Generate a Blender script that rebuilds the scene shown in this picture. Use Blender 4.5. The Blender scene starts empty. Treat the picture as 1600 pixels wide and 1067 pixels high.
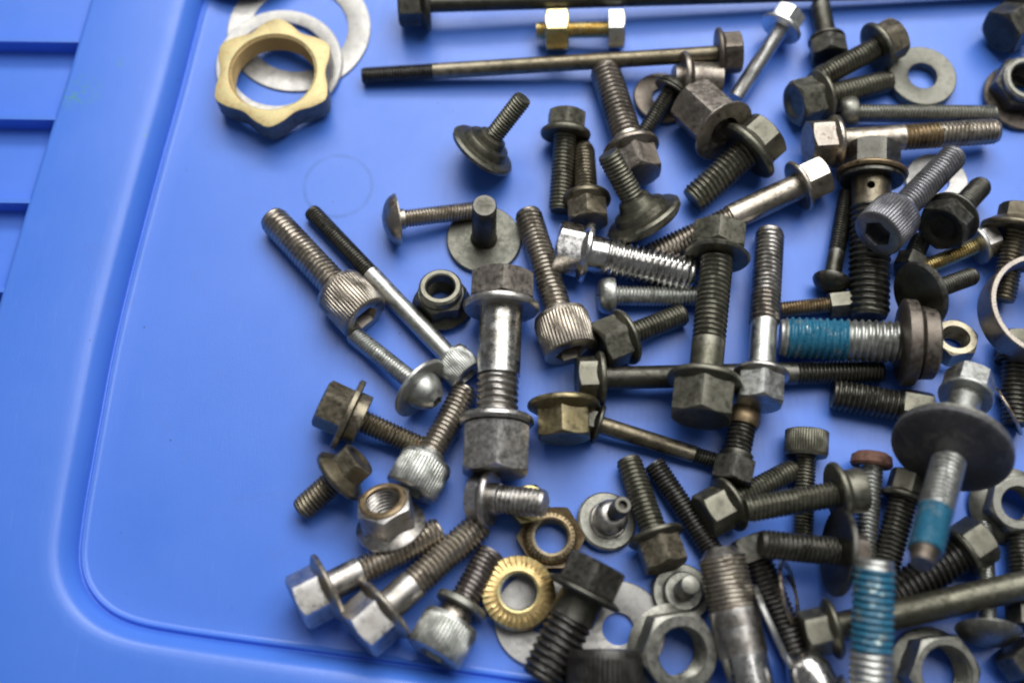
import bpy, bmesh, math, random
from mathutils import Vector, Matrix
random.seed(7)
S = bpy.context.scene
COL = S.collection
PI = math.pi

# ------------------------------------------------------------------ camera, world, lamps, exposure (1 unit = 1 cm)
F, TILT, DIST = 1850.0, math.radians(20.0), 32.5
cd = bpy.data.cameras.new('camera'); cam = bpy.data.objects.new('camera', cd); COL.objects.link(cam)
cd.sensor_width = 360; cd.lens = 360 * F / 1600; cd.clip_start = 0.5; cd.clip_end = 500
cam.location = (0, -DIST * math.sin(TILT), DIST * math.cos(TILT)); cam.rotation_euler = (TILT, 0, 0)
cd.dof.use_dof = True; cd.dof.focus_distance = 31.9; cd.dof.aperture_fstop = 0.52
S.camera = cam
S.cycles.filter_width = 2.1
w = bpy.data.worlds.new('World'); S.world = w; w.use_nodes = True
bg = w.node_tree.nodes['Background']; bg.inputs[0].default_value = (0.93, 0.96, 1.0, 1); bg.inputs[1].default_value = 0.13
def lamp(name, loc, target, sx, sy, power, col):
    l = bpy.data.lights.new(name, 'AREA'); l.shape = 'RECTANGLE'; l.size = sx; l.size_y = sy; l.energy = power; l.color = col
    o = bpy.data.objects.new(name, l); COL.objects.link(o); o.location = loc
    o.rotation_euler = (Vector(target) - Vector(loc)).to_track_quat('-Z', 'Y').to_euler()
lamp('ceiling_panel', (26, 48, 114), (2, 0, 0), 128, 78, 142000, (1, .985, .965))
lamp('tube_fixture', (8, 100, 98), (-2, -2, 0), 134, 28, 120000, (1, .985, .965))
S.view_settings.view_transform = 'Standard'; S.view_settings.look = 'None'; S.view_settings.exposure = 0.0; S.view_settings.gamma = 1

CT, ST = math.cos(TILT), math.sin(TILT)
CP = Vector(cam.location)
def at(px, py, z=0.0):                      # point at height z that lies on the ray of a photograph pixel (1600 x 1067)
    x, y = (px - 800) / F, -(py - 533.5) / F
    d = Vector((x, y * CT + ST, y * ST - CT))
    return CP + d * ((z - CP.z) / d.z)
def pxcm(p):                                # pixels per cm at a point
    v = p - CP
    return F / (v.y * ST - v.z * CT)

# ------------------------------------------------------------------ materials
def nodes(name):
    m = bpy.data.materials.new(name); m.use_nodes = True
    nt = m.node_tree; return m, nt, nt.nodes['Principled BSDF']
def noise(nt, vec, scale, detail=4, rough=.6, dist=0.0):
    n = nt.nodes.new('ShaderNodeTexNoise'); n.inputs['Scale'].default_value = scale; n.inputs['Detail'].default_value = detail
    n.inputs['Roughness'].default_value = rough; n.inputs['Distortion'].default_value = dist
    nt.links.new(vec, n.inputs['Vector']); return n.outputs['Fac']
def ramp(nt, fac, a, b, v0=0.0, v1=1.0):
    r = nt.nodes.new('ShaderNodeMapRange'); r.interpolation_type = 'SMOOTHSTEP'
    r.inputs['From Min'].default_value = a; r.inputs['From Max'].default_value = b
    r.inputs['To Min'].default_value = v0; r.inputs['To Max'].default_value = v1
    nt.links.new(fac, r.inputs['Value']); return r.outputs['Result']
def mix(nt, fac, a, b):
    x = nt.nodes.new('ShaderNodeMix'); x.data_type = 'RGBA'
    for s, v in ((6, a), (7, b)):
        if isinstance(v, tuple): x.inputs[s].default_value = v + (1,)
        else: nt.links.new(v, x.inputs[s])
    nt.links.new(fac, x.inputs[0]); return x.outputs[2]
def mathn(nt, op, a, b=0.0):
    x = nt.nodes.new('ShaderNodeMath'); x.operation = op
    for i, v in enumerate((a, b)):
        if isinstance(v, (int, float)): x.inputs[i].default_value = v
        else: nt.links.new(v, x.inputs[i])
    return x.outputs[0]
def coords(nt):
    tc = nt.nodes.new('ShaderNodeTexCoord'); oi = nt.nodes.new('ShaderNodeObjectInfo')
    vm = nt.nodes.new('ShaderNodeVectorMath'); vm.operation = 'SCALE'; vm.inputs[0].default_value = (37, 61, 23)
    nt.links.new(oi.outputs['Random'], vm.inputs['Scale'])
    va = nt.nodes.new('ShaderNodeVectorMath'); va.operation = 'ADD'
    nt.links.new(tc.outputs['Object'], va.inputs[0]); nt.links.new(vm.outputs[0], va.inputs[1])
    return va.outputs[0], oi.outputs['Random']
def metal(name, base, rough, grime, gamt=.5, metallic=1.0, spot=None, bump=.15, second=None):
    m, nt, p = nodes(name); v, rnd = coords(nt)
    n1 = noise(nt, v, 2.2, 5, .65, .4); n2 = noise(nt, v, 6.5, 5, .72); n3 = noise(nt, v, 45, 2, .6)
    c = mix(nt, ramp(nt, n1, .35, .7), base, second or tuple(x * .72 for x in base))
    g = ramp(nt, n2, .78 - gamt * .42, .86 - gamt * .2)
    c = mix(nt, mathn(nt, 'MULTIPLY', g, .8), c, grime)
    c = mix(nt, ramp(nt, noise(nt, v, 1.5, 6, .7, .8), .52, .64, 0, .62), c, grime)
    ge = nt.nodes.new('ShaderNodeNewGeometry')
    wear = mathn(nt, 'MULTIPLY', ramp(nt, ge.outputs['Pointiness'], .52, .58), ramp(nt, n2, .3, .6))
    c = mix(nt, mathn(nt, 'MULTIPLY', wear, .6), c, tuple(min(.7, x * 1.5 + .10) for x in base))
    sm = nt.nodes.new('ShaderNodeMapping'); sm.inputs['Rotation'].default_value = (.6, .4, .8); sm.inputs['Scale'].default_value = (38, 3, 9)
    nt.links.new(v, sm.inputs['Vector'])
    c = mix(nt, ramp(nt, noise(nt, sm.outputs[0], 1.2, 3, .7), .60, .70, 0, .55), c, tuple(min(.7, x * 1.3 + .06) for x in base))
    if spot: c = mix(nt, ramp(nt, noise(nt, v, 5.5, 6, .75), .6, .68), c, spot)
    nt.links.new(c, p.inputs['Base Color'])
    met = ramp(nt, n2, .78 - gamt * .42, .9 - gamt * .2, metallic, metallic * .55); nt.links.new(met, p.inputs['Metallic'])
    r = mathn(nt, 'ADD', ramp(nt, n2, .3, .75, rough - .08, rough + .2), ramp(nt, n3, .3, .7, -.05, .05))
    nt.links.new(r, p.inputs['Roughness'])
    b = nt.nodes.new('ShaderNodeBump'); b.inputs['Strength'].default_value = bump; b.inputs['Distance'].default_value = .02
    nt.links.new(mathn(nt, 'ADD', n2, mathn(nt, 'MULTIPLY', n3, .5)), b.inputs['Height']); nt.links.new(b.outputs[0], p.inputs['Normal'])
    return m
M = {
 'olive': metal('olive_plating', (.142, .138, .104), .42, (.05, .047, .035), .52, .9, second=(.10, .098, .075)),
 'oliveb': metal('olive_brown_plating', (.185, .16, .11), .40, (.05, .042, .03), .5, .92, spot=(.16, .095, .05)),
 'dark': metal('dark_oxide', (.080, .078, .064), .40, (.03, .028, .023), .5, .9),
 'black': metal('black_oxide', (.060, .058, .053), .38, (.02, .018, .016), .4, .85),
 'steel': metal('bare_steel', (.45, .43, .40), .35, (.11, .095, .075), .42, 1, second=(.34, .32, .29)),
 'warm': metal('warm_steel', (.39, .355, .30), .36, (.10, .08, .058), .46, 1, second=(.33, .29, .24)),
 'brownsteel': metal('brown_stained_steel', (.27, .24, .205), .38, (.075, .06, .045), .5, .95, spot=(.12, .075, .045)),
 'chrome': metal('bright_steel', (.70, .69, .67), .20, (.2, .18, .15), .25, 1, bump=.05),
 'zinc': metal('zinc_plating', (.50, .51, .48), .40, (.18, .18, .155), .38, 1, second=(.40, .42, .385)),
 'grey': metal('dull_grey_zinc', (.23, .23, .20), .44, (.13, .125, .105), .35, .95),
 'white': metal('pale_washer_steel', (.44, .43, .40), .5, (.26, .24, .21), .35, .7),
 'brown': metal('rusty_brown', (.115, .095, .075), .46, (.035, .028, .022), .55, .8, spot=(.12, .07, .035)),
 'gold': metal('pale_gold_anodising', (.62, .44, .20), .54, (.38, .26, .12), .26, .42, second=(.55, .39, .175), bump=.08),
 'goldside': metal('shaded_gold_flank', (.13, .11, .085), .45, (.07, .055, .04), .3, .85),  # star nut flank: shade on its gold sides put into a darker base colour
 'yzinc': metal('yellow_zinc', (.66, .47, .17), .30, (.25, .16, .06), .12, 1, second=(.60, .52, .30)),
 'brass': metal('serrated_yellow_zinc', (.54, .40, .18), .40, (.20, .13, .055), .45, .92),
 'bronze': metal('brown_bronze', (.24, .175, .095), .42, (.08, .05, .025), .45, .9),
 'rust': metal('red_rust', (.125, .047, .024), .75, (.06, .025, .014), .5, .15),
 'rubber': metal('black_rubber', (.042, .042, .048), .48, (.10, .098, .092), .6, 0.1),
 'slate': metal('slate_grey_coating', (.20, .20, .215), .36, (.08, .08, .08), .3, .75),
 'oldgold': metal('dirty_yellow_zinc', (.27, .225, .115), .38, (.07, .058, .036), .55, 1, second=(.18, .155, .09)),
 'oldwarm': metal('yellowed_steel', (.34, .31, .22), .38, (.08, .068, .045), .45, 1),
 'scuff': metal('scuffed_zinc', (.62, .63, .60), .28, (.10, .10, .09), .45, 1, second=(.36, .33, .28), spot=(.05, .05, .05)),
 'dullbrass': metal('dull_brown_brass', (.21, .155, .08), .44, (.05, .04, .025), .55, .85, second=(.12, .10, .065)),
 'drab': metal('drab_grey_green', (.135, .135, .112), .48, (.075, .073, .058), .4, .9),
 'brightzinc': metal('bright_zinc', (.78, .78, .75), .34, (.3, .3, .27), .2, 1, bump=.08),
 'plum': metal('heat_tinted_steel', (.25, .225, .21), .38, (.08, .07, .06), .35, 1),
 'copper': metal('copper_washer', (.62, .43, .30), .28, (.25, .15, .09), .3, 1),
}
def blue_lock():
    m, nt, p = nodes('blue_threadlocker'); v, rnd = coords(nt)
    n1 = noise(nt, v, 3.2, 5, .7, .5); n2 = noise(nt, v, 14, 3, .6)
    worn = ramp(nt, n1, .53, .66)
    c = mix(nt, ramp(nt, n2, .35, .65), (.016, .105, .19), (.028, .175, .28))
    c = mix(nt, worn, c, (.42, .50, .48)); nt.links.new(c, p.inputs['Base Color'])
    nt.links.new(worn, p.inputs['Metallic']); p.inputs['Roughness'].default_value = .36
    return m
M['lock'] = blue_lock()

def lid_material(ring_c, ring_r, greens):
    m, nt, p = nodes('blue_polypropylene')
    tc = nt.nodes.new('ShaderNodeTexCoord'); v = tc.outputs['Object']
    base = mix(nt, ramp(nt, noise(nt, v, .25, 4, .6), .3, .7), (.064, .196, .73), (.076, .210, .76))
    # fine dirt specks of irregular size
    vo = nt.nodes.new('ShaderNodeTexVoronoi'); vo.inputs['Scale'].default_value = 1.3; vo.inputs['Randomness'].default_value = 1
    wv = nt.nodes.new('ShaderNodeVectorMath'); wv.operation = 'MULTIPLY'; wv.inputs[1].default_value = (1.5, .8, 1)
    nt.links.new(v, wv.inputs[0]); nt.links.new(wv.outputs[0], vo.inputs['Vector'])
    sp = ramp(nt, vo.outputs['Distance'], .022, .045, 1, 0)
    sp = mathn(nt, 'MULTIPLY', sp, ramp(nt, noise(nt, v, .9, 2), .44, .54))
    base = mix(nt, mathn(nt, 'MULTIPLY', sp, .75), base, (.03, .035, .06))
    # grey oily smears
    base = mix(nt, ramp(nt, noise(nt, v, .55, 6, .75, 1.2), .56, .85, 0, .35), base, (.10, .15, .42))
    for rot, th in ((.5, .66), (2.2, .68), (1.35, .69)):
        mp = nt.nodes.new('ShaderNodeMapping'); mp.inputs['Rotation'].default_value = (0, 0, rot); mp.inputs['Scale'].default_value = (16, .55, 1)
        nt.links.new(v, mp.inputs['Vector'])
        base = mix(nt, ramp(nt, noise(nt, mp.outputs[0], 1.1 + rot * .2, 3, .6), th, th + .07, 0, .30), base, (.17, .31, .82))
    # ring left by a wet washer
    sx = nt.nodes.new('ShaderNodeVectorMath'); sx.operation = 'DISTANCE'; sx.inputs[1].default_value = ring_c
    nt.links.new(v, sx.inputs[0])
    dd = mathn(nt, 'ABSOLUTE', mathn(nt, 'SUBTRACT', sx.outputs['Value'], ring_r))
    rg = mathn(nt, 'MULTIPLY', ramp(nt, dd, .01, .10, 1, 0), ramp(nt, noise(nt, v, 1.7, 3), .3, .6, .25, .8))
    base = mix(nt, mathn(nt, 'MULTIPLY', rg, .55), base, (.012, .10, .40))
    # green crayon scuffs
    for (c, r) in greens:
        g = nt.nodes.new('ShaderNodeVectorMath'); g.operation = 'DISTANCE'; g.inputs[1].default_value = c
        nt.links.new(v, g.inputs[0])
        k = mathn(nt, 'MULTIPLY', ramp(nt, g.outputs['Value'], r * .3, r, 1, 0), ramp(nt, noise(nt, v, 7, 4, .8), .48, .62))
        base = mix(nt, mathn(nt, 'MULTIPLY', k, .55), base, (.08, .30, .22))
    nt.links.new(base, p.inputs['Base Color'])
    # scratches: stretched noise in the roughness
    sv = nt.nodes.new('ShaderNodeMapping'); sv.inputs['Rotation'].default_value = (0, 0, .9); sv.inputs['Scale'].default_value = (14, .7, 1)
    nt.links.new(v, sv.inputs['Vector'])
    sc = noise(nt, sv.outputs[0], 1.6, 4, .65)
    nt.links.new(mathn(nt, 'ADD', ramp(nt, sc, .3, .75, .30, .40), ramp(nt, noise(nt, v, .35, 3), .3, .7, -.03, .06)), p.inputs['Roughness'])
    p.inputs['IOR'].default_value = 1.5
    b = nt.nodes.new('ShaderNodeBump'); b.inputs['Strength'].default_value = .12; b.inputs['Distance'].default_value = .03
    nt.links.new(mathn(nt, 'ADD', noise(nt, v, 22, 3, .6), mathn(nt, 'MULTIPLY', sc, .6)), b.inputs['Height']); nt.links.new(b.outputs[0], p.inputs['Normal'])
    return m

# ------------------------------------------------------------------ mesh helpers
def link_mesh(name, verts, faces, mat, parent=None, angle=32):
    me = bpy.data.meshes.new(name); me.from_pydata(verts, [], faces)
    bm = bmesh.new(); bm.from_mesh(me); bmesh.ops.recalc_face_normals(bm, faces=bm.faces); bm.to_mesh(me); bm.free()
    me.shade_smooth(); me.set_sharp_from_angle(angle=math.radians(angle))
    me.materials.append(mat if not isinstance(mat, str) else M[mat])
    o = bpy.data.objects.new(name, me); COL.objects.link(o)
    if parent: o.parent = parent
    return o
def val(f, t): return f(t) if callable(f) else f
def loft(name, rows, N, mat, parent, wrap=False, angle=32, tap=None):
    """rows: (s, r) along the axis, each a number or a function of the angle"""
    V, Fc = [], []
    for s, r in rows:
        for i in range(N):
            t = 2 * PI * i / N; rr = val(r, t)
            V.append((rr * math.cos(t), rr * math.sin(t), val(s, t)))
    n = len(rows)
    for j in range(n if wrap else n - 1):
        a, b = j * N, ((j + 1) % n) * N
        for i in range(N):
            k = (i + 1) % N
            Fc.append((a + i, a + k, b + k, b + i))
    if not wrap:
        for j in (0, n - 1):
            c = len(V); ring = V[j * N:(j + 1) * N]
            V.append((0, 0, sum(p[2] for p in ring) / N))
            for i in range(N): Fc.append((c, j * N + i, j * N + (i + 1) % N))
    return link_mesh(name, V, Fc, mat, parent, angle)
def hexr(af, soft=.985):
    cr = af / 2 / math.cos(PI / 6)
    return lambda t: min(af / 2 / math.cos((t % (PI / 3)) - PI / 6), cr * soft)
def thread_r(r, pitch, s, depth=.44):
    def f(t):
        ph = (s / pitch + t / (2 * PI)) % 1.0
        tri = abs(2 * ph - 1)
        return r - depth * pitch * min(1, max(0, (tri * 1.25 - .12)))
    return f
def pitch_of(d): return .148 * d + .012

class Ax:                                   # things built along an axis: s = 0 at A
    def __init__(s, root, L, k): s.root, s.L, s.k, s.s = root, L, k, 0.0
def hex_head(a, wd, h, mat, dish=0, name='head', both=False):
    af = wd * .875; R = hexr(af); rc = af * .482; kk = 1.6; s0 = a.s
    top = [(s0 + .12 * h, af * .28), (s0 + .02, af * .36), (s0, af * .40)] if dish else [(s0, af * .3)]
    rows = top + [(s0, rc), (lambda t: s0 + (R(t) - rc) / kk, R), (s0 + h * .55, R)]
    if both: rows += [(lambda t: s0 + h - (R(t) - rc) / kk, R), (s0 + h, rc)]
    else: rows += [(s0 + h, R)]
    loft(name, rows, 48, mat, a.root, angle=24); a.s += h
def flange(a, d, h, mat, name='flange'):
    r = d * .485; s0 = a.s
    loft(name, [(s0 - h * .5, r * .62), (s0 - h * .3, r * .72), (s0 + h * .25, r * .93), (s0 + h * .4, r * .985), (s0 + h * .62, r), (s0 + h * .85, r * .985), (s0 + h, r * .95), (s0 + h, r * .4)], 44, mat, a.root); a.s += h
def shank(a, d, h, mat, name='shank', d2=None):
    r = d / 2; r2 = (d2 or d) / 2; s0 = a.s
    loft(name, [(s0 - .02, r), (s0 + .01, r), (s0 + h * .3, r * .7 + r2 * .3), (s0 + h * .7, r * .3 + r2 * .7), (s0 + h, r2)], 32, mat, a.root); a.s += h
def ring(a, d, h, mat, name='washer'):
    r = d / 2; s0 = a.s; e = min(h * .25, .03)
    loft(name, [(s0, r * .5), (s0, r - e), (s0 + e, r), (s0 + h - e, r), (s0 + h, r - e), (s0 + h, r * .5)], 44, mat, a.root); a.s += h
def thread(a, d, h, mat, name='thread', end=True, pitch=None):
    r = d / 2; p = pitch or pitch_of(d); s0 = a.s; n = max(4, int(h / p * 6)); rows = []
    for i in range(n + 1):
        s = s0 + h * i / n; left = s0 + h - s; f = thread_r(r, p, s)
        if end and left < p * 1.1:
            q = 1 - .16 * (1 - left / (p * 1.1)); rows.append((s, (lambda f, q: lambda t: min(f(t), r * q))(f, q)))
        else: rows.append((s, f))
    if end: rows.append((s0 + h, r * .6)); rows.append((s0 + h - .01, r * .3))
    loft(name, rows, 22, mat, a.root, angle=60); a.s += h
def knurl(a, d, h, mat, rec='hex', name='head'):
    r = d / 2; s0 = a.s; N = 192; c = r * .08
    kn = lambda q: (lambda t: r * q * (1 + (-.036 if int(round(t / (2 * PI) * N)) % 4 == 0 else .004)))
    if rec == 'hex': rr = hexr(r * .98, 1)
    else: rr = lambda t: r * (.47 + .08 * math.cos(6 * t))
    rows = [(s0 + h * .45, rr), (s0 + .02, rr), (s0, lambda t: rr(t) * 1.04), (s0, r * .86), (s0 + c * .4, r * .95), (s0 + c, kn(1)), (s0 + h * .5, kn(1)), (s0 + h * .86, kn(1)), (s0 + h * .9, r * .985), (s0 + h, r * .93), (s0 + h, r * .45)]
    loft(name, rows, N, mat, a.root, angle=50); a.s += h
def dome(a, d, h, mat, rec='lobe', name='head'):
    r = d / 2; s0 = a.s; N = 48
    rr = {'lobe': lambda t: r * (.30 + .06 * math.cos(6 * t)), 'hex': hexr(r * .68, 1), 'cross': lambda t: r * (.10 + .26 * abs(math.cos(2 * t)) ** 6), 'none': None}[rec]
    rows = [(s0 + h * .55, rr), (s0 + h * .03, rr)] if rr else [(s0, r * .06), (s0 + .004, r * .25)]
    for i in range(7):
        q = .42 + .58 * i / 6; rows.append((s0 + h * .92 * (1 - math.sqrt(max(0, 1 - q * q * .96))) / .8, r * q))
    rows += [(s0 + h, r * .985), (s0 + h, r * .4)]
    loft(name, rows, N, mat, a.root, angle=40); a.s += h
def pan(a, d, h, mat, name='head', rec='cross'):
    r = d / 2; s0 = a.s
    rr = lambda t: r * (.10 + .36 * abs(math.cos(2 * t)) ** 6)
    rows = ([(s0 + h * .6, rr), (s0 + .01, rr)] if rec == 'cross' else [(s0, r * .1)]) + [(s0, r * .62), (s0 + h * .08, r * .8), (s0 + h * .3, r * .95), (s0 + h * .6, r), (s0 + h * .92, r), (s0 + h, r * .95), (s0 + h, r * .4)]
    loft(name, rows, 48, mat, a.root, angle=40); a.s += h
def turned(a, prof, mat, name='head'):      # profile of (length, diameter) pairs from here
    s0 = a.s; loft(name, [(s0 + l, d / 2) for l, d in prof], 48, mat, a.root, angle=28); a.s += prof[-1][0]
def gap(a, h): a.s += h

def root_at(name, pos, axis, roll, label, cat, group):
    z = axis.normalized(); ref = Vector((0, 0, 1)) if abs(z.z) < .97 else Vector((0, 1, 0))
    x = z.cross(ref).normalized(); y = z.cross(x)
    m = Matrix((x, y, z)).transposed().to_4x4() @ Matrix.Rotation(math.radians(roll), 4, 'Z')
    o = bpy.data.objects.new(name, None); COL.objects.link(o); o.empty_display_size = .3
    o.matrix_world = Matrix.Translation(pos) @ m
    o['label'] = label; o['category'] = cat
    if group: o['group'] = group
    return o
FN = {'H': hex_head, 'F': flange, 'C': shank, 'R': ring, 'T': thread, 'K': knurl, 'D': dome, 'P': pan, 'L': turned, 'G': gap}
GR = {'bolt': 'loose bolts on the blue lid', 'screw': 'loose screws on the blue lid', 'nut': 'loose nuts on the blue lid', 'washer': 'loose washers on the blue lid'}
def bolt(name, label, A, B, segs, mat='olive', z=None, dz=(0, 0), roll=30, cat='bolt', group=True):
    """sizes in photograph pixels; each seg = (kind, diameter, length or '*', {options})"""
    k0 = pxcm(at((A[0] + B[0]) / 2, (A[1] + B[1]) / 2, .6))
    ds = [(s[1] if s[0] != 'L' else max(d for l, d in s[1])) for s in segs if s[0] != 'G']
    if z is None: z = (max(ds) / 2 / k0 + dz[0], (segs[-1][1] / 2 / k0 if segs[-1][0] != 'L' else .3) + dz[1])
    pa, pb = at(A[0], A[1], z[0]), at(B[0], B[1], z[1])
    k = pxcm((pa + pb) / 2); L = (pb - pa).length
    r = root_at(name, pa, pb - pa, roll, label, cat, GR.get(cat) if group is True else group)
    a = Ax(r, L, k)
    used = sum(0 if s[2] == '*' else s[2] for s in segs if s[0] not in 'LG') / k + sum(s[1][-1][0] for s in segs if s[0] == 'L') / k + sum(s[1] for s in segs if s[0] == 'G') / k
    for s in segs:
        kw = dict(s[3]) if len(s) > 3 else dict(s[2]) if s[0] == 'L' and len(s) > 2 else {}
        mt = kw.pop('m', mat)
        if s[0] == 'G': a.s += s[1] / k; continue
        if s[0] == 'L': turned(a, [(l / k, d / k) for l, d in s[1]], mt, **kw); continue
        h = max(.1, L - used) if s[2] == '*' else s[2] / k
        if 'd2' in kw: kw['d2'] /= k
        FN[s[0]](a, s[1] / k, h, mt, **kw)
    return r
def upright(name, label, C, ztop, h, tilt, cat, roll=0, group=True):
    """a thing whose axis points up: C is the pixel of the middle of its top face; returns root (s = 0 at base) and scale"""
    ax = Vector((tilt[0], tilt[1], 1)).normalized(); top = at(C[0], C[1], ztop)
    return root_at(name, top - ax * h, ax, roll, label, cat, GR.get(cat) if group is True else group), pxcm(top)
def washer(label, C, od, idm, z=0.0, h=.12, tilt=(0, 0), mat='white', name='washer'):
    r, k = upright(name, label, C, z + h, h, tilt, 'washer'); R, q = od / 2 / k, idm / 2 / k; e = min(.03, h * .3)
    loft('ring', [(0, q), (h - e * .5, q), (h, q + e), (h, R - e), (h - e, R), (e, R), (0, R - e)], 64, mat, r, wrap=True)
    return r
def inner_thread(q, h, p=None):
    p = p or pitch_of(2 * q); n = int(h / p * 6)
    return [(h * (.06 + .88 * i / n), (lambda s: lambda t: q + .5 * p - (thread_r(.5 * p, p, s)(t)) )(h * i / n)) for i in range(n + 1)]
def nut(label, C, ztop, h, wd, hole, tilt=(0, 0), mat='grey', flange_d=0, collar=0, roll=0, name='hex_nut', cmat=None, fh=.14, given=None):
    r, k = given or upright(name, label, C, ztop, h, tilt, 'nut', roll); af = wd / k * .93; R = hexr(af); q = hole / 2 / k; rc = af * .488
    hb = fh * .5 if flange_d else 0
    ht = h - collar
    rows = [(hb, q * 1.08)] + [(s + hb * (1 - s / ht), f) for s, f in inner_thread(q, ht)] + [(ht, q * 1.1)]
    rows += [(ht, rc), (lambda t: ht - (R(t) - rc) / 1.6, R), (ht * .5 + hb * .5, R)]
    rows += [(hb, R)] if flange_d else [(lambda t: (R(t) - rc) / 1.6, R), (0, rc)]
    loft('nut_body', rows, 48, mat, r, wrap=True, angle=26)
    if flange_d:
        f = flange_d / 2 / k
        loft('flange', [(0, q * 1.1), (fh * 1.6, q * 1.1), (fh * 1.6, af * .5), (fh * 1.2, f * .8), (fh * .7, f * .96), (fh * .45, f), (fh * .15, f), (0, f * .97)], 56, mat, r, wrap=True)
    if collar:
        c = min(af * .47, q * 1.55)
        loft('collar', [(ht - .02, q * 1.02), (h - .03, q * 1.02), (h, q * 1.12), (h, c * .9), (h - .05, c), (ht - .02, c)], 48, cmat or mat, r, wrap=True)
    return r

# ------------------------------------------------------------------ the lid
def chaikin(p, n):
    for _ in range(n):
        q = []
        for i in range(len(p)):
            a, b = p[i], p[(i + 1) % len(p)]; q += [a * .75 + b * .25, a * .25 + b * .75]
        p = q
    return p
def build_lid():
    pix = [(352, -90), (316, 45), (287, 160), (258, 260), (191, 517), (158, 700), (139, 806), (131, 880), (150, 928), (197, 964), (300, 983), (560, 1018), (800, 1052), (1300, 1124), (1850, 1205), (1960, 1190), (1990, 1120), (1975, 560), (1940, -60), (1925, -170), (1880, -190), (1600, -188), (1000, -180), (440, -172), (376, -160)]
    P = [at(x, y, 0) for x, y in pix]
    Q = chaikin(P, 3); n = len(Q)
    nor = []
    for i in range(n):
        t = (Q[(i + 1) % n] - Q[i - 1]).normalized(); nor.append(Vector((-t.y, t.x, 0)))
    c = sum(Q, Vector()) / n
    if (Q[0] + nor[0] - c).length < (Q[0] - c).length: nor = [-v for v in nor]
    for _ in range(2): nor = [((nor[i - 1] + nor[i] * 2 + nor[(i + 1) % n]) / 4).normalized() for i in range(n)]
    prof = [(-.5, 0), (-.06, 0), (0, .006), (.03, .035), (.07, .06), (.11, .04), (.135, -.02), (.155, -.05), (.18, -.04), (.215, .06), (.26, .18), (.32, .29), (.40, .39), (.48, .47), (.56, .53), (.66, .568), (.80, .588), (1.0, .597), (1.5, .60), (3.20, .60), (3.28, .585), (3.32, .54), (3.34, .06), (3.38, 0), (3.5, 0), (7.5, 0), (7.55, -.6)]
    V, Fc = [], []
    for o, z in prof:
        for i in range(n): q = Q[i] + nor[i] * o; V.append((q.x, q.y, z))
    for j in range(len(prof) - 1):
        for i in range(n): k = (i + 1) % n; Fc.append((j * n + i, j * n + k, (j + 1) * n + k, (j + 1) * n + i))
    Fc.append(tuple(range(n)))
    root = bpy.data.objects.new('storage_lid', None); COL.objects.link(root)
    root['label'] = 'blue plastic storage box lid with ribbed edge, under all the hardware'; root['category'] = 'lid'
    ring_c = at(528, 291, 0); rr = 53 / pxcm(ring_c)
    mat = lid_material(ring_c, rr, [(at(130, 143, .6), .75), (at(228, 206, .6), .25), (at(190, 98, .6), .28), (at(108, 160, .6), .4)])
    o = link_mesh('panel', V, Fc, mat, root, 40)
    s = o.modifiers.new('thickness', 'SOLIDIFY'); s.thickness = .16; s.offset = -1
    for x, y in ((115, 66), (78, 187), (38, 317), (-2, 456), (-44, 600)):
        b = at(x + 3, y + .6, .585); a = at(x - 260, y - 3, .585); d = (a - b).normalized(); nn = Vector((d.y, -d.x, 0)) * .13
        if nn.y < 0: nn = -nn
        b = b - d * .1; V = []
        for p in (a, b, b + nn, a + nn): V += [(p.x, p.y, -.05)]
        for p in (a, b, b + nn, a + nn): V += [(p.x, p.y, .585)]
        link_mesh('rib', V, [(0, 1, 2, 3), (4, 5, 6, 7), (0, 1, 5, 4), (1, 2, 6, 5), (2, 3, 7, 6), (3, 0, 4, 7)], mat, root)
build_lid()

# ------------------------------------------------------------------ top left: star nut, big washers, long bolts
def star_nut():
    r, k = upright('star_lock_nut', 'big pale gold star shaped lock nut lying on two thin washers', (426, 112), 1.0, .80, (0, 0), 'nut', 30)
    h = .80; R0 = 101 / k; q = 65 / k; p = .13
    def R(t):
        d = abs((t % (PI / 3)) - PI / 6) / math.radians(18)
        hx = min(R0 * .866 / math.cos((t % (PI / 3)) - PI / 6), R0 * .975)
        return hx - (R0 * .052 * math.cos(d * PI / 2) ** 1.5 if d < 1 else 0)
    loft('face_ring', [(h - .03, q * 1.06), (h, q * 1.07), (h, lambda t: R(t) - .04), (h - .018, lambda t: R(t) - .008), (h - .04, R), (h - .045, lambda t: R(t) - .1)], 96, 'gold', r, wrap=True)
    loft('bore', [(.01, q * 1.2)] + inner_thread(q, h - .01, p) + [(h - .012, q * 1.07), (h - .03, q * 1.15)], 64, 'gold', r, wrap=True)
    loft('flank', [(.02, q * 1.1), (h - .035, q * 1.1), (h - .035, R), (.06, R), (.02, lambda t: R(t) - .05)], 96, 'goldside', r, wrap=True)
star_nut()
washer('large thin grey washer sticking out behind the gold star nut', (467, 46), 224, 154, 0, .07, mat='white')
washer('thin bright washer directly under the gold star nut', (436, 99), 198, 152, .09, .1, (.0, 0), mat='white')
washer('grey brown round plate cut off by the top edge above the gold nut', (388, -92), 206, 60, .2, .22, (0, .06), mat='brownsteel', name='round_plate')
bolt('flange_bolt', 'longest bolt running along the top edge of the lid, dark hex head at its left', (622, 8), (1720, -24), [('H', 66, 38), ('F', 84, 12), ('C', 27, '*'), ('T', 27, 120)], 'dark', dz=(0, .1))
bolt('hex_bolt', 'short yellow zinc bolt with a hex nut screwed on its end, near the top edge', (976, 46), (838, 48), [('H', 66, 25, {'m': 'zinc'}), ('T', 27, 62, {'end': False}), ('H', 70, 36, {'name': 'nut', 'both': True}), ('T', 27, '*')], 'yzinc', roll=0, dz=(0, .28))
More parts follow.
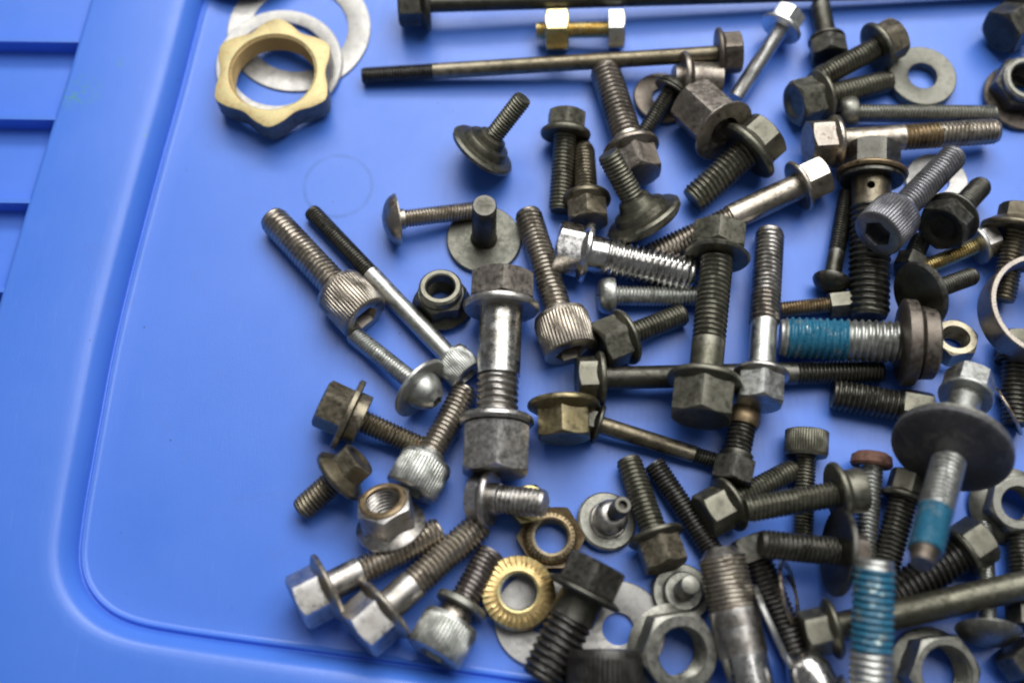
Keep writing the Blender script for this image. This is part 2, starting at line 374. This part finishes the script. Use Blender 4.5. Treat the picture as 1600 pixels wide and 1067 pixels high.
bolt('flange_bolt', 'long thin olive bolt lying across the top with black threaded tip at left', (1158, 82), (566, 119), [('H', 66, 28, {'m': 'brown'}), ('F', 82, 10, {'m': 'brown'}), ('C', 25, '*', {'m': 'oliveb'}), ('T', 27, 112, {'m': 'black'})], 'olive', roll=14, dz=(.05, .02))
bolt('disc_screw', 'olive stepped disc screw standing on its disc below the long thin bolt', (748, 243), (818, 153), [('L', [(0, 30), (1, 84), (6, 108), (12, 112), (16, 106), (18, 80), (26, 76), (30, 70), (31, 52), (40, 46), (43, 32)]), ('T', 31, '*')], 'olive', z=(.62, 2.05), cat='screw')

# ------------------------------------------------------------------ top middle
bolt('flange_bolt', 'olive flange bolt pointing straight down beside the stepped disc screw', (886, 176), (875, 330), [('H', 64, 28), ('F', 82, 13), ('T', 37, '*')], 'olive', roll=24)
bolt('flange_bolt', 'short olive bolt with its head nearest and smooth pilot tip upward', (919, 348), (910, 216), [('H', 68, 32), ('F', 78, 14), ('T', 37, '*'), ('C', 30, 18, {'d2': 14, 'name': 'pilot'})], 'oliveb', roll=25, dz=(0, .1))
bolt('flange_bolt', 'thick brown steel bolt reaching down from the long thin bolt, shiny head corner', (1000, 276), (944, 107), [('H', 76, 42), ('F', 92, 14), ('C', 52, 16, {'m': 'warm'}), ('T', 50, '*')], 'brownsteel', roll=30)
washer('dark brown worn washer under the small round head screw', (1036, 152), 92, 34, 0, .14, (.1, .05), mat='brown')
bolt('button_screw', 'small olive round head screw lying on the brown washer', (1060, 124), (998, 222), [('D', 56, 18, {'rec': 'none'}), ('F', 60, 6), ('T', 27, '*')], 'dark', dz=(.25, .05), cat='screw')
bolt('collar_bush', 'brown flanged sleeve lying behind the small round head screw', (1122, 127), (1026, 121), [('C', 58, 50, {'name': 'sleeve', 'd2': 54}), ('F', 88, 12), ('C', 40, 10, {'name': 'spigot'})], 'brownsteel', z=(.55, .8), cat='bush', group=None)
def side_nut():
    pb, pa = at(1132, 206, 1.15), at(1082, 160, .62); r = root_at('flange_nut', pb, pa - pb, 12, 'brown flanged nut on its side, open flange over the heavy olive bolt head', 'nut', GR['nut'])
    nut('', None, 0, (pa - pb).length, 84, 46, mat='brownsteel', flange_d=106, fh=.13, given=(r, pxcm(pb)))
side_nut()
bolt('flange_bolt', 'heavy olive flange bolt pointing down left, in front of the open bush', (1203, 205), (1082, 314), [('H', 82, 36), ('F', 112, 16), ('T', 49, '*')], 'olive', roll=0)
bolt('flange_bolt', 'bright zinc flange bolt with white head at the top', (1236, 20), (1150, 154), [('H', 54, 26), ('F', 70, 10), ('T', 26, '*')], 'brightzinc', roll=20, dz=(.15, .25))
bolt('hex_bolt', 'dark bolt with smooth tip at the top edge, left of the brown flange bolt', (1297, 92), (1280, 2), [('H', 60, 30), ('F', 60, 8), ('C', 32, '*'), ('C', 30, 12, {'d2': 20, 'name': 'pilot'})], 'dark', roll=20)
bolt('flange_bolt', 'olive bolt with a brown head, crossing above its darker twin', (1404, 57), (1276, 124), [('H', 66, 32, {'m': 'oliveb'}), ('F', 84, 12), ('T', 35, '*')], 'olive', roll=30, dz=(.1, .45))
bolt('flange_bolt', 'dark olive flange bolt with hollow hex head facing left under its twin', (1240, 163), (1390, 126), [('H', 72, 40, {'dish': 1}), ('F', 88, 11), ('T', 36, '*')], 'olive', roll=30)
washer('thick round grey washer lying between the dark bolts and the thin zinc screw', (1442, 118), 106, 46, 0, .36, mat='drab')
bolt('pan_screw', 'long thin zinc screw lying just above the brown stained bolt', (1310, 177), (1555, 179), [('P', 52, 26), ('T', 29, '*')], 'grey', dz=(.02, .1), cat='screw')
bolt('flange_bolt', 'long bolt with pale shank and brown stained thread, upper right', (1262, 225), (1558, 205), [('H', 76, 36, {'m': 'brownsteel'}), ('F', 86, 12), ('C', 40, 104), ('T', 41, 58, {'m': 'bronze', 'end': False}), ('T', 41, '*')], 'warm', roll=4, dz=(.15, .3))

# ------------------------------------------------------------------ right edge, upper
bolt('hex_bolt', 'black hex head with one bright flat at the top right corner', (1562, 52), (1660, -10), [('H', 74, 40, {'m': 'dark'}), ('F', 84, 10), ('T', 52, '*')], 'dark', roll=20)
washer('brown washer under the black nut at the right edge', (1594, 152), 116, 44, 0, .14, (.12, 0), mat='brown')
nut('black nut with a steel rim standing on the brown washer, right edge', (1606, 122), 1.0, .8, 84, 50, (.05, -.12), 'black', flange_d=0, collar=.22, name='lock_nut', cmat='grey')
bolt('flange_bolt', 'dark flange bolt standing at the right edge above the big steel ring', (1596, 322), (1566, 470), [('H', 66, 30), ('F', 112, 14), ('T', 40, '*')], 'oliveb', roll=20, dz=(.1, .1))

# ------------------------------------------------------------------ centre left
bolt('socket_screw', 'thick steel socket screw, leftmost on the lid, knurled head lower right', (571, 497), (424, 340), [('K', 82, 70), ('C', 56, 8, {'d2': 48}), ('T', 48, '*')], 'warm', roll=0, cat='screw')
bolt('socket_screw', 'long slim steel screw with black threaded tip beside the leftmost thick screw', (731, 588), (486, 330), [('K', 58, 44), ('C', 30, '*'), ('T', 29, 150, {'m': 'dark'})], 'zinc', roll=0, cat='screw')
bolt('washer_screw', 'round head zinc screw with a wide loose washer behind its head', (684, 628), (551, 522), [('D', 62, 34), ('R', 104, 8), ('T', 31, '*')], 'zinc', roll=0, cat='screw', dz=(.05, .03))
bolt('truss_screw', 'mushroom head steel screw pointing right at the upright disc stud', (598, 346), (746, 328), [('D', 82, 24, {'rec': 'none'}), ('C', 32, 10), ('T', 29, '*')], 'warm', roll=0, cat='screw', dz=(0, .12))
def stud():
    r, k = upright('disc_stud', 'grey green disc with a plain pin standing upright in its middle', (757, 321), 2.15, 2.15, (.03, .02), 'stud', group=None)
    loft('disc', [(0, .5), (0, 1.02), (.03, 1.05), (.11, 1.05), (.14, 1.02), (.14, .3)], 64, 'drab', r)
    loft('pin', [(.13, .40), (.17, .345), (1.6, .335), (2.1, .33), (2.15, .30), (2.15, .1)], 32, 'dark', r)
stud()
bolt('socket_screw', 'large socket screw with bright ribbed head between the union bolt and chrome bolt', (893, 552), (824, 332), [('K', 86, 66), ('C', 54, 12, {'d2': 45}), ('T', 45, '*')], 'warm', roll=0, cat='screw')
nut('black flanged lock nut with grey rim left of the union bolt', (688, 447), .98, .95, 78, 44, (0, .22), 'dark', flange_d=96, collar=.3, name='lock_nut', cmat='olive', roll=12)
bolt('union_bolt', 'heavy bolt with scuffed zinc shank and a hex nut on its near end', (785, 430), (773, 741), [('H', 112, 44, {'m': 'brownsteel'}), ('F', 126, 18, {'m': 'steel'}), ('C', 68, 108, {'m': 'scuff'}), ('T', 66, '*', {'m': 'steel', 'end': False}), ('L', [(0, 60), (0, 108), (3, 114), (8, 116), (13, 108), (14, 60)], {'name': 'nut_flange'}), ('H', 112, 76, {'name': 'nut', 'both': True})], 'steel', roll=27, z=(1.05, 1.0))
bolt('flange_bolt', 'chrome bright flange bolt lying right of the big socket screw', (868, 384), (1082, 430), [('H', 84, 40), ('F', 100, 14), ('C', 58, 26), ('T', 60, '*')], 'chrome', roll=12)
bolt('pan_screw', 'zinc pan head screw tucked below the chrome bolt', (934, 462), (1106, 463), [('P', 58, 26), ('T', 33, '*')], 'zinc', dz=(0, .03), cat='screw')
bolt('flange_bolt', 'olive flange bolt with hex head facing lower left below the zinc pan screw', (934, 543), (1068, 491), [('H', 80, 42, {'dish': 1}), ('F', 94, 11), ('T', 37, '*')], 'olive', roll=26)
bolt('disc_screw', 'dark olive stepped disc screw leaning with its thread up left, above the chrome bolt', (1012, 352), (950, 240), [('L', [(0, 60), (2, 112), (8, 124), (16, 126), (20, 118), (22, 92), (32, 84), (36, 66), (38, 60), (50, 50), (53, 38)]), ('T', 39, '*')], 'olive', z=(.55, 1.95), cat='screw')
bolt('flange_bolt', 'pale steel bolt with grey head pointing down left under the olive stepped screw', (1288, 272), (1012, 402), [('H', 68, 38), ('F', 86, 10), ('C', 42, 118), ('T', 40, '*')], 'warm', roll=8)
bolt('washer_bolt', 'olive bolt standing with a flanged nut near its tip and dark hex head nearest', (1095, 655), (1125, 358), [('H', 102, 54), ('F', 120, 14), ('C', 52, 62), ('T', 53, '*', {'end': False}), ('L', [(0, 50), (0, 100), (4, 106), (12, 90), (13, 50)], {'name': 'nut_flange'}), ('H', 94, 42, {'name': 'nut'})], 'olive', roll=22, z=(1.35, .95))
bolt('flange_bolt', 'grey stud like bolt standing parallel to the dark olive nut and bolt, bright hex head', (1186, 632), (1203, 362), [('H', 76, 44, {'m': 'zinc'}), ('F', 88, 10, {'m': 'steel'}), ('C', 41, 88, {'m': 'zinc'}), ('T', 48, 50, {'m': 'brownsteel', 'end': False}), ('T', 48, '*', {'m': 'steel'})], 'steel', roll=28, z=(1.15, .45))
bolt('flange_bolt', 'long dark bolt lying left to right beneath two crossing bolts', (901, 592), (1378, 580), [('H', 74, 30, {'m': 'olive'}), ('F', 88, 12, {'m': 'olive'}), ('C', 36, '*'), ('T', 37, 138)], 'dark', roll=2)

# ------------------------------------------------------------------ centre right
bolt('banjo_bolt', 'thick black bolt pointing straight down with a flange and drilled neck', (1363, 228), (1357, 496), [('H', 88, 42, {'m': 'dark'}), ('F', 116, 12, {'m': 'bronze'}), ('R', 100, 8, {'m': 'dark'}), ('C', 62, 44, {'m': 'oliveb', 'd2': 58}), ('T', 64, '*')], 'dark', roll=16, z=(1.0, .56))
bolt('socket_screw', 'slate grey socket screw lying on top of the thick black bolt', (1371, 366), (1492, 243), [('K', 80, 60), ('C', 52, 6, {'d2': 44}), ('T', 44, '*')], 'slate', z=(2.15, 1.25), roll=10, cat='screw')
washer('white washer half hidden under the slate socket screw thread', (1464, 283), 98, 40, 0, .1, mat='white')
bolt('hex_bolt', 'olive hex bolt with its hollow head facing up, right of the slate socket screw', (1470, 358), (1534, 290), [('H', 80, 32, {'dish': 1}), ('F', 90, 10), ('T', 36, '*')], 'dark', z=(1.5, .5), roll=10)
bolt('flange_bolt', 'small yellow zinc threaded bolt with bright flange, right of the slate screw', (1553, 372), (1436, 422), [('H', 56, 24, {'m': 'steel'}), ('F', 66, 9, {'m': 'zinc'}), ('T', 25, '*')], 'yzinc', roll=0, dz=(0, .35))
bolt('button_screw', 'thin dark screw standing left of the thick black bolt', (1296, 456), (1324, 300), [('D', 58, 22, {'rec': 'none'}), ('C', 26, 50), ('T', 27, '*')], 'dark', roll=0, cat='screw')
bolt('disc_screw', 'dark flat disc head screw leaning on the blue banded bolt head', (1434, 462), (1521, 431), [('L', [(0, 40), (0, 100), (3, 106), (9, 106), (12, 98), (14, 50)]), ('T', 30, '*')], 'dark', z=(1.5, .9), cat='screw')
bolt('threadlock_bolt', 'thick bolt with bright blue threadlocker half way along and rusty disc head', (1462, 537), (1219, 527), [('L', [(0, 50), (0, 100), (4, 112), (24, 114), (28, 104), (30, 100)], {'m': 'brown'}), ('L', [(0, 60), (0, 122), (3, 134), (20, 136), (24, 120), (26, 60)], {'m': 'brown', 'name': 'washer'}), ('T', 67, '*', {'m': 'zinc', 'end': False}), ('T', 67, 92, {'m': 'lock', 'name': 'coated_thread', 'end': False}), ('T', 66, 10, {'m': 'zinc', 'name': 'thread_tip'})], 'brown', z=(1.15, .75), roll=0)
bolt('hex_bolt', 'small brown bolt poking out above the blue banded bolt', (1330, 473), (1219, 484), [('H', 44, 34, {'m': 'olive'}), ('T', 26, '*')], 'bronze', roll=4)
bolt('stud_bolt', 'black olive threaded bolt running under the big black disc washer', (1454, 642), (1301, 616), [('H', 60, 46, {'m': 'olive'}), ('T', 50, '*')], 'dark', roll=0)
nut('small plain hex nut with a pale gold rim left of the big steel ring', (1494, 526), .75, .6, 70, 40, (0, .28), 'oldwarm', name='hex_nut', roll=10)
def drill(o, s, r):                        # a cross hole cut through a shank part
    me = o.data; L = 3.0
    c = bpy.data.objects.new('cutter', bpy.data.meshes.new('cutter')); bm = bmesh.new()
    bmesh.ops.create_cone(bm, cap_ends=True, segments=24, radius1=r, radius2=r, depth=L, matrix=Matrix.Translation((0, 0, s)) @ Matrix.Rotation(PI / 2, 4, 'X'))
    bm.to_mesh(c.data); bm.free(); COL.objects.link(c); c.parent = o.parent
    m = o.modifiers.new('hole', 'BOOLEAN'); m.operation = 'DIFFERENCE'; m.object = c; m.solver = 'EXACT'
    bpy.context.view_layer.update()
    new = bpy.data.meshes.new_from_object(o.evaluated_get(bpy.context.evaluated_depsgraph_get()))
    o.modifiers.clear(); o.data = new; bpy.data.objects.remove(c)
    new.set_sharp_from_angle(angle=math.radians(35))
for o in bpy.data.objects['banjo_bolt'].children:
    if o.name.startswith('shank'): drill(o, sum(v.co.z for v in o.data.vertices) / len(o.data.vertices), .11)
def big_ring():
    r, k = upright('steel_ring', 'big open steel ring with ribbed bore, cut by the right edge', (1634, 476), 1.62, .9, (.04, 0), 'ring', group=None)
    R = 87 / k; q = 76 / k; h = .9
    rq = lambda t: q + .035 * (1 if int(t / (2 * PI) * 160 + .5) % 2 else 0)
    loft('ring_body', [(0, q * 1.02), (.04, rq), (h - .04, rq), (h, q * 1.03), (h, R - .03), (h - .04, R), (.04, R), (0, R - .03)], 160, 'brownsteel', r, wrap=True)
big_ring()
bolt('dome_washer_bolt', 'blue banded bolt with a big black dished washer in its middle', (1517, 590), (1440, 880), [('H', 84, 40), ('F', 92, 10), ('C', 52, 104), ('R', 184, 9, {'m': 'grey', 'name': 'plate_washer'}), ('L', [(-2, 50), (0, 182), (2, 187), (8, 186), (12, 170), (18, 120), (26, 72), (30, 54)], {'m': 'rubber', 'name': 'rubber_washer'}), ('T', 54, '*', {'end': False}), ('T', 53, 80, {'m': 'lock', 'name': 'coated_thread', 'end': False}), ('C', 44, 22, {'d2': 34, 'm': 'brown', 'name': 'pilot'})], 'zinc', z=(1.25, 3.5), roll=8)
bolt('flange_bolt', 'dark bolt standing at the right edge below the big steel ring', (1588, 520), (1588, 664), [('H', 60, 40, {'m': 'olive'}), ('F', 70, 8), ('T', 46, '*')], 'dark', roll=10)
washer('thin brass coloured washer leaning on edge by the zinc bolt head', (1577, 640), 86, 56, .42, .08, (2.2, .9), mat='copper')

# ------------------------------------------------------------------ lower left
bolt('washer_bolt', 'olive bolt with square looking head and two washers, left of the pale knurled screw', (501, 628), (664, 702), [('H', 78, 42), ('R', 116, 10), ('R', 82, 20), ('T', 37, '*')], 'oliveb', roll=16)
bolt('flange_bolt', 'short olive bolt with wavy flange nearest the left, thread pointing down left', (562, 716), (471, 797), [('H', 66, 34, {'dish': 1}), ('F', 98, 14), ('T', 42, '*')], 'oliveb', roll=8, dz=(.25, 0))
bolt('socket_screw', 'socket screw with a pale finely knurled head, left of the union bolt', (641, 768), (729, 608), [('K', 84, 58, {'m': 'zinc'}), ('C', 56, 12, {'d2': 46, 'm': 'zinc'}), ('T', 45, '*')], 'warm', roll=0, cat='screw')
nut('tall flanged hex nut with a rusty top, standing at the left of the heap', (597, 779), 1.42, 1.0, 88, 54, (-.2, .65), 'steel', flange_d=112, name='flange_nut', roll=20, fh=.16, collar=.1, cmat='bronze')
bolt('flange_bolt', 'lower left steel flange bolt, its thread passing under the tall flanged nut', (462, 944), (688, 828), [('H', 90, 46, {'m': 'steel'}), ('F', 118, 13), ('C', 48, 52, {'m': 'steel'}), ('T', 48, '*')], 'warm', roll=10)
bolt('flange_bolt', 'bottom steel flange bolt lying parallel between two steel screws', (556, 992), (752, 818), [('H', 94, 50, {'m': 'steel'}), ('F', 118, 13), ('C', 51, 54, {'m': 'steel'}), ('T', 51, '*')], 'warm', roll=14)
bolt('socket_screw', 'bottom knurled socket screw with a split ring around its thread', (676, 1024), (768, 862), [('K', 92, 62, {'m': 'zinc'}), ('C', 58, 20, {'d2': 48, 'm': 'warm'}), ('R', 84, 12, {'m': 'grey', 'name': 'lock_ring'}), ('T', 48, '*')], 'plum', roll=0, cat='screw')
bolt('hex_bolt', 'short steel flange bolt with dark head just below the union bolt', (736, 776), (852, 786), [('H', 78, 22, {'m': 'slate'}), ('F', 96, 14), ('C', 50, 12), ('T', 46, '*')], 'steel', roll=10, z=(.75, 1.35))
nut('small yellow zinc nut hidden behind the short steel bolt', (826, 786), .5, .5, 64, 36, (0, .1), 'yzinc', name='hex_nut', roll=10)

# ------------------------------------------------------------------ lower middle
def serrated(label, C, ztop, od, hole, mat, h=.35, tilt=(0, 0), hexo=0):
    r, k = upright('serrated_nut', label, C, ztop, h, tilt, 'nut'); R = od / 2 / k; q = hole / 2 / k; n = 34; N = n * 6
    saw = lambda t: ((t / (2 * PI) * n) % 1.0)
    loft('toothed_face', [(h * .3, q + .06), (h + .01, q * 1.10), (h + .03, q * 1.22), (h, q * 1.5), (lambda t: h - .02 + .055 * saw(t - .0), R * .80), (lambda t: h - .06 + .06 * saw(t), R * .96), (lambda t: h * .72, lambda t: R * (.975 + .025 * saw(t))), (h * .45, R), (h * .3, R * .97)], N, mat, r, wrap=True, angle=25)
    loft('bore', [(0, q)] + inner_thread(q, h) + [(h - .02, q * 1.12), (0, q * 1.15)], 48, 'grey', r, wrap=True)
    loft('nut_body', [(0, q * 1.12), (h * .3, q * 1.12), (h * (.8 if hexo else .3), hexr(hexo / k or R * 1.6)), (-.02, hexr(hexo / k or R * 1.6))], 48, mat, r, wrap=True)
serrated('round gold nut with a toothed rim lying on a white washer', (810, 924), .62, 118, 54, 'brass', tilt=(.03, .02))
serrated('dull brown hex nut just above the gold toothed nut', (861, 838), .5, 84, 50, 'dullbrass', h=.45, tilt=(0, -.02), hexo=95)
washer('white washer under the gold toothed nut', (846, 966), 150, 44, 0, .1, mat='white')
washer('white washer with its hole showing, right of the big black bolt', (966, 982), 150, 50, .02, .1, (.01, 0), mat='white')
bolt('hex_bolt', 'big black bolt with battered olive hex head, lower middle', (936, 878), (846, 1062), [('H', 104, 46, {'m': 'dark'}), ('F', 128, 12, {'m': 'dark'}), ('C', 70, 40, {'d2': 74, 'm': 'dark'}), ('T', 74, '*')], 'black', roll=26, dz=(.12, .15))
bolt('flange_bolt', 'brown and olive headed flange bolt with its thread pointing up, beside the pivot disc', (1042, 886), (981, 718), [('H', 74, 44, {'m': 'oliveb'}), ('F', 92, 11), ('T', 43, '*')], 'olive', roll=32)
def pivot():
    r, k = upright('pivot_screw', 'grey pivot disc with a ball step and narrow neck, lower middle', (950, 812), .25, .25, (.22, .10), 'screw', group=GR['screw'])
    loft('disc', [(0, .5), (0, .72), (.05, .78), (.16, .78), (.2, .73), (.2, .4)], 56, 'grey', r)
    loft('shoulder', [(.19, .50), (.24, .50), (.28, .46), (.28, .40), (.45, .44), (.62, .44), (.74, .36), (.8, .26)], 40, 'steel', r)
    loft('neck', [(.76, .2), (1.0, .19), (1.05, .24), (1.5, .24), (1.55, .2), (1.55, .12), (1.4, .1), (1.4, .02)], 32, 'dark', r)
pivot()
bolt('stud_bolt', 'black fully threaded stud slanting under the thick grey stepped bolt', (1122, 874), (1021, 724), [('C', 34, 8, {'name': 'end_face'}), ('T', 37, '*')], 'black', z=(.36, .36), roll=0)
bolt('stepped_bolt', 'thick grey stepped bolt with a shiny near end, bottom middle', (1182, 1112), (1124, 856), [('C', 88, 26, {'m': 'dark', 'name': 'collar'}), ('C', 72, 60, {'m': 'chrome'}), ('C', 76, 44, {'m': 'steel', 'name': 'stained_shank'}), ('C', 79, 26, {'m': 'steel', 'name': 'band'}), ('T', 78, '*', {'m': 'warm', 'name': 'fine_thread', 'pitch': .11, 'end': False}), ('C', 72, 16, {'d2': 44, 'm': 'steel', 'name': 'shoulder'})], 'grey', z=(.9, 1.15), roll=0)
def pivot2():
    r, k = upright('pivot_screw', 'smaller grey pivot disc with a round nub, left of the thick stepped bolt', (1066, 925), .3, .22, (.08, .05), 'screw', group=GR['screw'])
    loft('disc', [(0, .5), (0, .70), (.04, .75), (.14, .75), (.18, .71), (.18, .4)], 56, 'grey', r)
    loft('step', [(.17, .50), (.36, .50), (.40, .46), (.40, .2)], 40, 'grey', r)
    loft('nub', [(.39, .27), (1.1, .25), (1.2, .22), (1.24, .12)], 32, 'grey', r)
pivot2()
nut('big grey flanged hex nut with a wide hole, bottom middle', (1066, 1020), 1.05, .85, 128, 76, (.24, -.2), 'grey', flange_d=146, name='flange_nut', roll=18)
bolt('cap_screw', 'black ribbed cap cut by the bottom edge, below the big black bolt', (946, 1130), (944, 1014), [('K', 120, '*', {'name': 'cap'})], 'black', z=(1.0, 1.2), cat='screw', roll=0)
bolt('flange_nut', 'dull yellow flange nut lying on its side with hex end nearest', (882, 686), (880, 622), [('H', 90, 46), ('F', 118, 14)], 'oldgold', roll=24, z=(.95, .95), cat='nut')
bolt('flange_bolt', 'thin bronze bolt sloping right from behind the dull yellow flange nut', (914, 656), (1122, 722), [('H', 50, 16), ('F', 66, 9, {'m': 'dark'}), ('C', 28, '*', {'m': 'oliveb'}), ('T', 28, 40)], 'dark', roll=0)
bolt('ball_stud', 'dark bolt with a ball nut on its upper end and hex head nearest', (1142, 756), (1166, 634), [('H', 70, 38), ('C', 52, 12), ('T', 44, '*', {'end': False}), ('L', [(0, 40), (0, 48), (8, 54), (20, 54), (30, 44), (36, 26)], {'name': 'ball', 'm': 'bronze'})], 'dark', roll=22, z=(.75, .6))

# ------------------------------------------------------------------ lower right
bolt('socket_screw', 'olive socket screw pointing down, head just above the washer faced bolt', (1261, 672), (1254, 845), [('K', 68, 42), ('T', 33, '*')], 'olive', roll=0, cat='screw')
bolt('flange_bolt', 'olive bolt with its hex head lower left, thread ending at the olive socket screw', (1098, 808), (1242, 732), [('H', 74, 42), ('F', 96, 11), ('T', 37, '*')], 'olive', roll=0)
bolt('washer_bolt', 'olive bolt with wide washer face at right, lying over the olive socket screw', (1350, 764), (1166, 796), [('L', [(0, 40), (1, 66), (6, 70), (34, 70)], {'name': 'head'}), ('F', 104, 14), ('T', 42, '*')], 'olive', z=(1.3, 1.4), roll=0)
bolt('washer_bolt', 'black bolt with a very wide dark washer, below the olive washer faced bolt', (1350, 866), (1188, 849), [('H', 66, 36, {'m': 'brown'}), ('R', 138, 10), ('T', 46, '*')], 'dark', z=(1.2, 1.55), roll=0)
bolt('flange_bolt', 'black thread running down from a worn hex head to the bright dome nut', (1168, 838), (1246, 1024), [('H', 62, 40, {'m': 'grey'}), ('T', 48, '*')], 'black', roll=24, dz=(.1, .1))
bolt('dome_nut', 'bright polished dome nut at the bottom edge', (1246, 1018), (1296, 1110), [('L', [(0, 10), (4, 34), (14, 56), (30, 70), (60, 76), (62, 92), (90, 92)], {'name': 'dome'})], 'chrome', z=(1.0, .8), cat='nut', roll=0)
washer('bright washer standing on edge beside the thick stepped bolt', (1212, 978), 140, 90, .7, .13, (3.4, 1.3), mat='brightzinc')
washer('thin copper ring standing on edge under the black washer bolt', (1236, 926), 104, 84, .55, .08, (2.0, .2), mat='copper')
bolt('flange_bolt', 'long olive bolt running to the right edge behind the blue stud', (1254, 992), (1680, 896), [('H', 74, 40), ('F', 98, 12), ('C', 46, '*')], 'olive', z=(.85, 1.15), roll=0)
bolt('threadlock_stud', 'thick upright looking stud with blue threadlocker at its upper end', (1358, 1120), (1367, 874), [('T', 68, '*', {'m': 'zinc', 'end': False}), ('T', 68, 128, {'m': 'lock', 'name': 'coated_thread', 'end': False}), ('T', 66, 14, {'m': 'zinc', 'name': 'thread_tip'})], 'zinc', z=(1.7, 2.7), roll=0, cat='bolt')
bolt('button_screw', 'zinc screw with a red rusted round head', (1363, 706), (1348, 892), [('L', [(0, 16), (2, 48), (7, 62), (20, 66), (24, 60), (24, 30)], {'name': 'head', 'm': 'rust'}), ('T', 39, '*')], 'zinc', roll=0, cat='screw', dz=(.1, .05))
bolt('flange_bolt', 'dark bolt between the rusty headed screw and the dished washer bolt', (1422, 738), (1382, 890), [('H', 60, 34, {'m': 'olive'}), ('F', 74, 10, {'m': 'olive'}), ('T', 46, '*')], 'dark', roll=26, dz=(.05, 0))
bolt('flange_bolt', 'black thick threaded bolt under the dished washer bolt tip, olive hex head at right', (1538, 838), (1392, 936), [('H', 82, 38, {'m': 'olive'}), ('F', 92, 10, {'m': 'olive'}), ('T', 62, '*')], 'black', roll=0)
bolt('truss_screw', 'slim zinc screw with mushroom head, crossed by the long olive bolt', (1545, 1008), (1538, 818), [('D', 98, 26, {'rec': 'none', 'm': 'grey'}), ('T', 28, '*')], 'zinc', roll=0, cat='screw', z=(.8, .25))
nut('grey flanged nut at the right edge below the dished washer', (1592, 786), .95, .8, 86, 50, (-.05, -.12), 'grey', flange_d=124, name='flange_nut', roll=10)
bolt('flange_bolt', 'dark threaded bolt hugging the right edge below the grey flanged nut', (1602, 980), (1594, 838), [('H', 60, 30), ('T', 44, '*')], 'dark', roll=0)
nut('grey flanged nut with an open bore at the bottom edge, right of the blue stud', (1480, 1052), 1.0, .85, 118, 80, (.2, -.12), 'grey', flange_d=142, name='flange_nut', roll=6)
bolt('hex_bolt', 'dark hex bolt cut by the bottom right corner', (1584, 1010), (1640, 1090), [('H', 76, 40), ('T', 50, '*')], 'dark', roll=10)
bolt('hex_bolt', 'small dark bolt lying below the slate socket screw head', (1418, 424), (1440, 372), [('H', 50, 26), ('T', 32, '*')], 'dark', roll=10)
